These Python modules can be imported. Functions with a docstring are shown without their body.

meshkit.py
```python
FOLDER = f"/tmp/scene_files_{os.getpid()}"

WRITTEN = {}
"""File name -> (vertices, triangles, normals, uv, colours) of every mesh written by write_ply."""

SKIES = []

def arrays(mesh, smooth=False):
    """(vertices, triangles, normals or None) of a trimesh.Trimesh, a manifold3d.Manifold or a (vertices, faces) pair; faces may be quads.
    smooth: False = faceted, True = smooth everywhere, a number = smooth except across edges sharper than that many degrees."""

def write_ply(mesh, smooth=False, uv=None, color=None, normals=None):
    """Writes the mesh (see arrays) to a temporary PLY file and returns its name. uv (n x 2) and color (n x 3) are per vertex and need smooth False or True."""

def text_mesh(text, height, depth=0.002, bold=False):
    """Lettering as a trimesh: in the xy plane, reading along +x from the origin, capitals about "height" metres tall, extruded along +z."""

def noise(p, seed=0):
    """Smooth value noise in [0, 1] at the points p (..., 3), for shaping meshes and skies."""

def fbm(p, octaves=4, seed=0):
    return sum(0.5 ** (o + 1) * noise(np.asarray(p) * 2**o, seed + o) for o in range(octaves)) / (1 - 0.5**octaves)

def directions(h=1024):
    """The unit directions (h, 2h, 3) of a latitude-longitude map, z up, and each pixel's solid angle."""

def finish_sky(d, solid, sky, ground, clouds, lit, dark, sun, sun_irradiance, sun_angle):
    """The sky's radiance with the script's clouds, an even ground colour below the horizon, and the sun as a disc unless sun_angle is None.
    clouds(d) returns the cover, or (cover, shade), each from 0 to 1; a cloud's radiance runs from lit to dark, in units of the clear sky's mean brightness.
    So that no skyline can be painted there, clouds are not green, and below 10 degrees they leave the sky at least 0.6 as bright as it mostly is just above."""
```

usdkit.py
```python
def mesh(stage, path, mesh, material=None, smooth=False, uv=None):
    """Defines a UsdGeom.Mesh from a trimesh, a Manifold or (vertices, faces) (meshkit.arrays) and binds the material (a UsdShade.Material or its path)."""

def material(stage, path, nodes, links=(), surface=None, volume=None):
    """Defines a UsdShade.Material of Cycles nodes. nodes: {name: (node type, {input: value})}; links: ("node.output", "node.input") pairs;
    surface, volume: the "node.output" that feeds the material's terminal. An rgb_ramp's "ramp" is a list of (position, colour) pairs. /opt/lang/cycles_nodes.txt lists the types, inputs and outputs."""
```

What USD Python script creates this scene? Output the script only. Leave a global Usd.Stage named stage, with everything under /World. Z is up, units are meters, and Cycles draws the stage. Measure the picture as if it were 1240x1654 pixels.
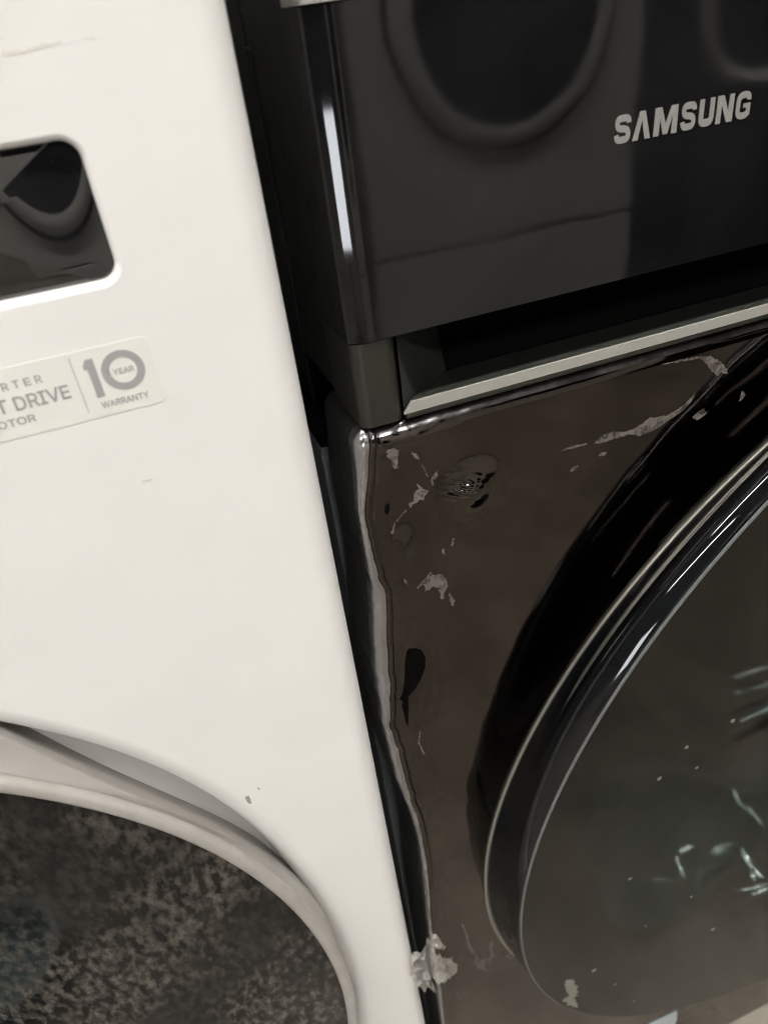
import math, random, numpy as np, trimesh, usdkit, meshkit
from pxr import Usd, UsdGeom, UsdLux, UsdShade, Gf, Sdf, Vt
from shapely.geometry import Polygon, LineString, Point, box as sbox
from shapely import union_all, affinity
from scipy.interpolate import CubicSpline, PchipInterpolator

EXPO = 0.0
DOME = 0.05
TUBE = 84.0
TUBE_R = 0.02
PANEL1 = (0.078, 0.067, 0.062)
PANEL2 = (0.108, 0.094, 0.087)
FLOOR1 = (0.165, 0.146, 0.12)
FLOOR2 = (0.275, 0.245, 0.2)
LAMPS = [['tube lamp over the aisle in front of the white machine', -0.7, -0.42, 2.7, 2.4, 'x'], ['tube lamp over the aisle in front of the black machine', 1.9, -0.42, 2.7, 2.0, 'x'], ['tube lamp farther back on the left of the aisle', -2.6, -2.6, 2.7, 2.0, 'x'], ['tube lamp behind the row across the aisle', 0.3, -2.3, 2.7, 1.2, 'x']]
ADDED_GLOW = 15.0
ADDED_PANEL = (-0.75, -1.55, 0.33, 0.68, 0.12)
FOLD1 = (0.47, 0.46, 0.475)
FOLD2 = (0.58, 0.565, 0.58)
SLATE = (0.16, 0.175, 0.19)
stage = Usd.Stage.CreateInMemory()
UsdGeom.SetStageUpAxis(stage, UsdGeom.Tokens.z)
UsdGeom.SetStageMetersPerUnit(stage, 1.0)
stage.SetDefaultPrim(UsdGeom.Xform.Define(stage, '/World').GetPrim())
rng = random.Random(7)
# ------------------------------------------------------------------ camera
EYE = (0.0, 0.0, 0.90)
RIGHT = (0.93127533, -0.34582815, -0.11458254)
UP = (0.28663668, 0.50139733, 0.81635784)
FWD = (0.22486814, 0.79309748, -0.566066)
cam = UsdGeom.Camera.Define(stage, '/World/camera')
cam.AddTransformOp().Set(Gf.Matrix4d(*RIGHT, 0, *UP, 0, *[-c for c in FWD], 0, *EYE, 1))
FL = 5.6
cam.CreateFocalLengthAttr(FL)
cam.CreateHorizontalApertureAttr(FL * 1240 / 1194)
cam.CreateVerticalApertureAttr(FL * 1654 / 1194)
cam.CreateClippingRangeAttr(Gf.Vec2f(0.01, 100))
cam.CreateFStopAttr(2.8)
cam.CreateFocusDistanceAttr(0.275)
cam.CreateExposureAttr(EXPO)

# ------------------------------------------------------------------ light: dim bounce of a dark hall; the ceiling tubes are built below
def material(name, nodes, links=(), surface=None, volume=None):
    return usdkit.material(stage, '/World/Looks/' + name, nodes, links, surface, volume)
UsdGeom.Scope.Define(stage, '/World/Looks')
dome = UsdLux.DomeLight.Define(stage, '/World/hall_bounce_light')
sky_m = material('hall_bounce', {'b': ('background_shader', {'color': (0.95, 0.88, 0.78), 'strength': DOME})}, surface='b.background')
UsdShade.MaterialBindingAPI.Apply(dome.GetPrim()).Bind(sky_m)

# ------------------------------------------------------------------ helpers
names = {}
def numbered(path):
    n = names.get(path, -1) + 1
    names[path] = n
    return path if n == 0 else '%s_%03d' % (path, n)
def meta(prim, **kw):
    for k, v in kw.items():
        if v: prim.SetCustomDataByKey(k, v)
def thing(name, label, category, loc=(0, 0, 0), group=None, rotz=0):
    x = UsdGeom.Xform.Define(stage, numbered('/World/' + name))
    x.AddTranslateOp().Set(Gf.Vec3d(*map(float, loc)))
    if rotz: x.AddRotateZOp().Set(rotz)
    meta(x.GetPrim(), label=label, category=category, group=group)
    x.loc = np.array(loc, float)
    return x
def obj(name, mesh, mat, parent=None, smooth=35, loc=None, label=None, category=None, kind=None):
    """one mesh; given in world coordinates, stored relative to its parent thing's base"""
    root = parent.GetPath().pathString if parent is not None else '/World'
    loc = loc if loc is not None else getattr(parent, 'loc', np.zeros(3))
    if hasattr(mesh, 'vertices'):
        v, f = np.array(mesh.vertices), np.array(mesh.faces)
    else:
        v, f = mesh
    m = usdkit.mesh(stage, numbered(root + '/' + name), trimesh.Trimesh(v - loc, f, process=False), mat, smooth)
    m.loc = loc
    meta(m.GetPrim(), label=label, category=category, kind=kind)
    return m
def cat(ms): return trimesh.util.concatenate(ms)
def grid(P, flip=False, wrap=False):
    P = np.asarray(P, float); n, m = P.shape[:2]
    i, j = np.meshgrid(np.arange(n - 1), np.arange(m if wrap else m - 1), indexing='ij')
    a = i * m + j; b = i * m + (j + 1) % m; c = (i + 1) * m + (j + 1) % m; d = (i + 1) * m + j
    q = np.stack([a, b, c, d], -1).reshape(-1, 4)
    f = np.vstack([q[:, [0, 1, 2]], q[:, [0, 2, 3]]])
    if flip: f = f[:, ::-1]
    return trimesh.Trimesh(P.reshape(-1, 3), f, process=False)
def weld(m):
    m = m.copy(); m.merge_vertices(digits_vertex=7); return m
def loft(rings):
    """closed rings of equal length -> skin"""
    return grid(np.stack(rings), wrap=True)
def flat(poly, y, back=False):
    """triangulated polygon given in (x, z), standing at depth y and facing the viewer (-y)"""
    v, f = trimesh.creation.triangulate_polygon(poly, engine='earcut')
    V = np.stack([v[:, 0], np.full(len(v), float(y)), v[:, 1]], 1)
    n = np.cross(V[f[:, 1]] - V[f[:, 0]], V[f[:, 2]] - V[f[:, 0]])[:, 1]
    f = np.where(((n > 0) != back)[:, None], f[:, ::-1], f)
    return trimesh.Trimesh(V, f, process=False)
def fix(m, toward=(0, -1, 0)):
    """turn a skin so that most of it faces the given way"""
    n = (m.face_normals * m.area_faces[:, None]).sum(0)
    if n @ np.array(toward) < 0: m.faces = m.faces[:, ::-1]
    return m
def slab(poly, y0, y1):
    """polygon in (x, z) given thickness from y0 (front) to y1 (back)"""
    m = trimesh.creation.extrude_polygon(poly, abs(y1 - y0), engine='earcut')
    V = m.vertices
    out = np.stack([V[:, 0], max(y0, y1) - V[:, 2], V[:, 1]], 1)
    m = trimesh.Trimesh(out, m.faces, process=False)
    m.fix_normals(); return m
def bevel_box(x0, x1, y0, y1, z0, z1, r=0.002):
    pts = np.array([[x, y, z] for x in (x0, x1) for y in (y0, y1) for z in (z0, z1)], float)
    c = pts.mean(0); s = np.sign(pts - c)
    P = np.vstack([pts - s * r * np.array(k) for k in ((0, 1, 1), (1, 0, 1), (1, 1, 0))] + [pts - s * r * np.array(k) for k in ((.3, .3, 1), (.3, 1, .3), (1, .3, .3))])
    return trimesh.convex.convex_hull(P)
def superell(cx, cz, r, n, N=240, y=0.0):
    t = np.linspace(0, 2 * np.pi, N, endpoint=False)
    c, s = np.cos(t), np.sin(t)
    k = (np.abs(c) ** n + np.abs(s) ** n) ** (-1 / n)
    return np.stack([cx + r * k * c, np.full(N, y), cz + r * k * s], 1)
def rrect(x0, x1, z0, z1, r, y=0.0, N=10):
    P = []
    for cx, cz, a0 in ((x1 - r, z1 - r, 0), (x0 + r, z1 - r, 90), (x0 + r, z0 + r, 180), (x1 - r, z0 + r, 270)):
        for a in np.linspace(a0, a0 + 90, N):
            P.append((cx + r * math.cos(math.radians(a)), y, cz + r * math.sin(math.radians(a))))
    return np.array(P)
def ringpoly(R): return Polygon(R[:, [0, 2]])
def fourier_outline(pts, cx, cz, K=4, N=240, lam=1e-4):
    """left half outline through measured points about (cx, cz), the right half its mirror image: r(theta) as a cosine/sine series even about x"""
    P = np.array(pts); th = np.arctan2(P[:, 1] - cz, -(P[:, 0] - cx)); r = np.hypot(P[:, 0] - cx, P[:, 1] - cz)
    r0 = r.mean()
    def basis(t):
        # even about the vertical axis: depends on sin(t) (height) and cos(2t)
        s = np.sin(t); return np.stack([s ** k for k in range(1, K + 1)] + [np.ones_like(t)], 1)
    B = basis(th); w = lam * np.diag([1.0] * K + [0])
    a = np.linalg.solve(B.T @ B + w * len(r), B.T @ (r - r0))
    t = np.linspace(0, 2 * np.pi, N, endpoint=False)
    rr = r0 + basis(t) @ a
    return np.stack([cx + rr * np.cos(t), np.zeros(N), cz + rr * np.sin(t)], 1)
def offset(R, d, dy):
    """ring moved outwards by d in its own plane and along y by dy"""
    nx = np.roll(R, -1, 0) - np.roll(R, 1, 0)
    nrm = np.stack([nx[:, 2], np.zeros(len(R)), -nx[:, 0]], 1); nrm /= np.linalg.norm(nrm, axis=1, keepdims=True) + 1e-12
    c = R.mean(0)
    if ((R - c) * nrm).sum() < 0: nrm = -nrm
    out = R + nrm * d; out[:, 1] = R[:, 1] + dy
    return out
def text_poly(text, bold=False):
    m = meshkit.text_mesh(text, 1.0, 0.1, bold)
    return m
def lettering(text, x0, x1, z0, z1, y, thick=0.00006, bold=False):
    """printed capitals filling x0..x1, z0..z1 on a plane facing -y"""
    m = meshkit.text_mesh(text, 1.0, 0.1, bold)
    v = np.array(m.vertices); lo, hi = v.min(0), v.max(0)
    t = (v - lo) / (hi - lo)
    V = np.stack([x0 + t[:, 0] * (x1 - x0), y - t[:, 2] * thick, z0 + t[:, 1] * (z1 - z0)], 1)
    m = trimesh.Trimesh(V, m.faces, process=False); return m
def roughen(pts, amp, seed, dens=0.0006):
    """a torn outline: the polygon's edges subdivided and shaken"""
    r = random.Random(seed); P = []
    n = len(pts)
    for i in range(n):
        a, b = np.array(pts[i]), np.array(pts[(i + 1) % n]); k = max(1, int(np.linalg.norm(b - a) / dens))
        for j in range(k):
            p = a + (b - a) * j / k
            P.append(p + np.array([r.gauss(0, amp), r.gauss(0, amp)]))
    g = Polygon(P).buffer(amp * .7).buffer(-amp * .7)
    g = g if g.geom_type == 'Polygon' else max(g.geoms, key=lambda q: q.area)
    return Polygon(g.exterior).simplify(0.00005)

# ------------------------------------------------------------------ materials
def pbr(name, color, rough=.5, spec=.5, metal=0.0, coat=0.0, coat_rough=.03, ior=1.5, **kw):
    return material(name, {'p': ('principled_bsdf', dict(base_color=color, roughness=rough, specular_ior_level=spec, metallic=metal, coat_weight=coat, coat_roughness=coat_rough, ior=ior, **kw))}, surface='p.BSDF')
def mottled(name, c1, c2, scale, rough=(.4, .5), spec=.5, metal=0.0, bump=0.0, bump_scale=200, detail=4, coat=0, lo=.35, hi=.65, dist=0.001, ior=1.5):
    n = {'g': ('geometry', {}), 'n': ('noise_texture', {'scale': scale, 'detail': detail, 'roughness': .6}),
         'r': ('rgb_ramp', {'ramp': [(lo, c1), (hi, c2)]}), 'mr': ('map_range', {'from_min': lo, 'from_max': hi, 'to_min': rough[0], 'to_max': rough[1], 'clamp': True}),
         'n2': ('noise_texture', {'scale': bump_scale, 'detail': 3}), 'b': ('bump', {'strength': bump, 'distance': dist}),
         'p': ('principled_bsdf', {'specular_ior_level': spec, 'metallic': metal, 'coat_weight': coat, 'ior': ior})}
    l = [('g.position', 'n.vector'), ('g.position', 'n2.vector'), ('n.fac', 'r.fac'), ('r.color', 'p.base_color'), ('n.fac', 'mr.value'), ('mr.result', 'p.roughness')]
    if bump: l += [('n2.fac', 'b.height'), ('b.normal', 'p.normal')]
    return material(name, n, l, surface='p.BSDF')

M = {}
M['enamel'] = mottled('white_enamel', (.775, .757, .728), (.797, .778, .748), 22, (.38, .46), .4, bump=.06, bump_scale=900, dist=.0004)
M['enamel_smudge'] = pbr('grey_rub_mark', (.68, .65, .59), .6)
M['enamel_chip'] = pbr('enamel_chip', (.30, .27, .22), .7)
M['sticker'] = mottled('sticker_film', (.76, .748, .70), (.775, .763, .715), 60, (.22, .3), .5)
M['print'] = pbr('sticker_print', (.34, .32, .32), .5)
M['display'] = mottled('dark_display_glass', (.008, .008, .009), (.012, .012, .012), 40, (.02, .035), .5, ior=1.85)
M['recess'] = pbr('pale_grey_plastic', (.62, .60, .58), .4)
M['bezel'] = mottled('warm_grey_plastic', (.30, .28, .26), (.33, .31, .285), 30, (.32, .42), .5)
M['rim'] = mottled('satin_rim', (.35, .325, .30), (.39, .365, .34), 50, (.28, .34), .5)
# dark glass with a speckled floor reflection painted in as noise
M['speckled_glass'] = material('speckle_reflection_glass', {
    'mp': ('mapping', {'scale': (1, 1, .5)}),
    'g': ('geometry', {}), 'n': ('noise_texture', {'scale': 300, 'detail': 3.0, 'roughness': .55}), 'n2': ('noise_texture', {'scale': 17, 'detail': 3}),
    'v': ('voronoi_texture', {'scale': 150, 'feature': 'smooth_f1', 'smoothness': .6}),
    'm0': ('math', {'math_type': 'multiply'}), 'm1': ('map_range', {'from_min': .40, 'from_max': .68, 'to_min': .0, 'to_max': 1.0, 'clamp': True}),
    'm2': ('map_range', {'from_min': .38, 'from_max': .62, 'to_min': .2, 'to_max': 1.0, 'clamp': True}),
    'mx': ('mix', {'color1': (.006, .006, .006), 'color2': (.088, .077, .064)}),
    'rr': ('map_range', {'from_min': 0, 'from_max': 1, 'to_min': .05, 'to_max': .35, 'clamp': True}),
    'p': ('principled_bsdf', {'specular_ior_level': .26})},
    [('g.position', 'mp.vector'), ('mp.vector', 'n.vector'), ('g.position', 'n2.vector'), ('g.position', 'v.vector'), ('n.fac', 'm1.value'), ('n2.fac', 'm2.value'), ('m1.result', 'm0.value1'), ('m2.result', 'm0.value2'),
     ('m0.value', 'mx.fac'), ('mx.color', 'p.base_color'), ('m0.value', 'rr.value'), ('rr.result', 'p.roughness')], surface='p.BSDF')
M['gloss_black'] = mottled('gloss_black_glass', (.0045, .0045, .005), (.008, .008, .0085), 25, (.035, .06), .5, ior=1.54, bump=.05, bump_scale=14, dist=.004)
M['drawer_edge'] = pbr('gloss_black_edge', (.02, .019, .018), .12, .5)
M['olive'] = mottled('dark_olive_plastic', (.015, .015, .0105), (.019, .018, .0135), 80, (.34, .42), .5)
M['slope'] = mottled('dark_grey_green_plastic', (.024, .026, .021), (.028, .03, .025), 80, (.36, .44), .5)
M['silver'] = mottled('brushed_silver_trim', (.36, .35, .32), (.42, .405, .37), 2600, (.40, .5), .4, metal=.3)
M['cavity'] = pbr('black_cavity', (.004, .004, .004), .8, 0.0)
M['side_black'] = mottled('black_side_panel', (.008, .008, .007), (.012, .012, .011), 60, (.3, .38), .5)
M['slate'] = pbr('slate_cabinet_side', SLATE, .5, .4)
M['fold'] = mottled('bright_reflection_steel', FOLD1, FOLD2, 60, (.16, .26), .5, metal=1.0, bump=.05, bump_scale=240, dist=.0006)  # paler than the panel, standing in for the bright reflection along the corner
M['roll'] = mottled('rolled_top_edge', (.15, .14, .14), (.19, .18, .178), 40, (.17, .26), .5, metal=1.0, bump=.04, bump_scale=200, dist=.0006)  # paler copy of the panel steel, carrying the highlight along the top edge
M['panel'] = mottled('black_steel', PANEL1, PANEL2, 14, (.045, .08), .5, metal=1.0, detail=3, bump=.03, bump_scale=55, dist=.0008)
M['chip'] = material('bare_scuff', {'g': ('geometry', {}), 'n': ('noise_texture', {'scale': 700, 'detail': 5, 'roughness': .7}), 'n2': ('noise_texture', {'scale': 190, 'detail': 2}),
    'r': ('rgb_ramp', {'ramp': [(.3, (.09, .077, .068)), (.7, (.165, .145, .128))]}), 'a': ('math', {'math_type': 'add'}), 'f': ('map_range', {'from_min': .80, 'from_max': 1.06, 'to_min': .15, 'to_max': .95, 'clamp': True}),
    'p': ('principled_bsdf', {'roughness': .5, 'specular_ior_level': .4}), 't': ('transparent_bsdf', {}), 'm': ('mix_closure', {})},
    [('g.position', 'n.vector'), ('g.position', 'n2.vector'), ('n.fac', 'r.fac'), ('r.color', 'p.base_color'), ('n.fac', 'a.value1'), ('n2.fac', 'a.value2'), ('a.value', 'f.value'), ('f.result', 'm.fac'), ('t.BSDF', 'm.closure1'), ('p.BSDF', 'm.closure2')], surface='m.closure')
M['dark_reflection'] = pbr('painted_reflection_black', (.004, .0036, .0033), .8, 0.0)  # matte black painted in for sharp dark reflections on the dented panel
M['door_ring'] = mottled('door_ring_black', (.004, .0045, .005), (.006, .0065, .007), 40, (.04, .07), .5)
M['trim'] = pbr('fine_grey_trim', (.30, .285, .25), .3, .5, metal=.5)
M['door_glass'] = mottled('smoked_door_glass', (.005, .0046, .0036), (.009, .0078, .0058), 9, (.025, .045), .22, detail=5, ior=1.5)
M['glass_edge'] = pbr('glass_edge', (.10, .105, .105), .18, .6)
M['smear'] = pbr('dried_smear', (.17, .155, .13), .7)
M['logo'] = pbr('silver_print', (.235, .228, .215), .4, .5)
M['paper'] = pbr('pale_paper', (.55, .62, .64), .55)
M['tape'] = material('clear_tape', {'t': ('transparent_bsdf', {'color': (.95, .93, .90)}), 'g': ('principled_bsdf', {'base_color': (.60, .57, .53), 'roughness': .10, 'specular_ior_level': .7}), 'f': ('mix_closure', {'fac': .34})},
                     [('t.BSDF', 'f.closure1'), ('g.BSDF', 'f.closure2')], surface='f.closure')
M['film'] = material('clear_film', {'t': ('transparent_bsdf', {'color': (.92, .96, .94)}), 'g': ('principled_bsdf', {'base_color': (.5, .58, .54), 'roughness': .06, 'specular_ior_level': .6}), 'f': ('mix_closure', {'fac': .16})},
                     [('t.BSDF', 'f.closure1'), ('g.BSDF', 'f.closure2')], surface='f.closure')
M['floor'] = mottled('concrete_floor', FLOOR1, FLOOR2, 9, (.6, .8), .3, bump=.3, bump_scale=60, detail=8)
M['white_far'] = pbr('white_far_enamel', (.78, .75, .69), .4)
M['black_far'] = pbr('black_far_enamel', (.012, .012, .012), .25)
M['dark_glass_far'] = pbr('dark_far_glass', (.006, .006, .006), .08)
M['chrome_far'] = pbr('chrome_far', (.85, .83, .79), .5, metal=.4)
M['seam'] = pbr('seam_black', (.01, .01, .01), .6)
M['tub'] = pbr('dark_teal_plastic', (.16, .27, .26), .35)
M['tube'] = material('tube_light', {'e': ('emission', {'color': (1.0, .98, .945), 'strength': TUBE})}, surface='e.emission')
M['added_glow'] = material('added_panel_light', {'e': ('emission', {'color': (.93, .96, 1.0), 'strength': ADDED_GLOW})}, surface='e.emission')  # glow of the added panel on its stand
M['housing'] = pbr('lamp_housing', (.75, .75, .73), .4)

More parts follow.
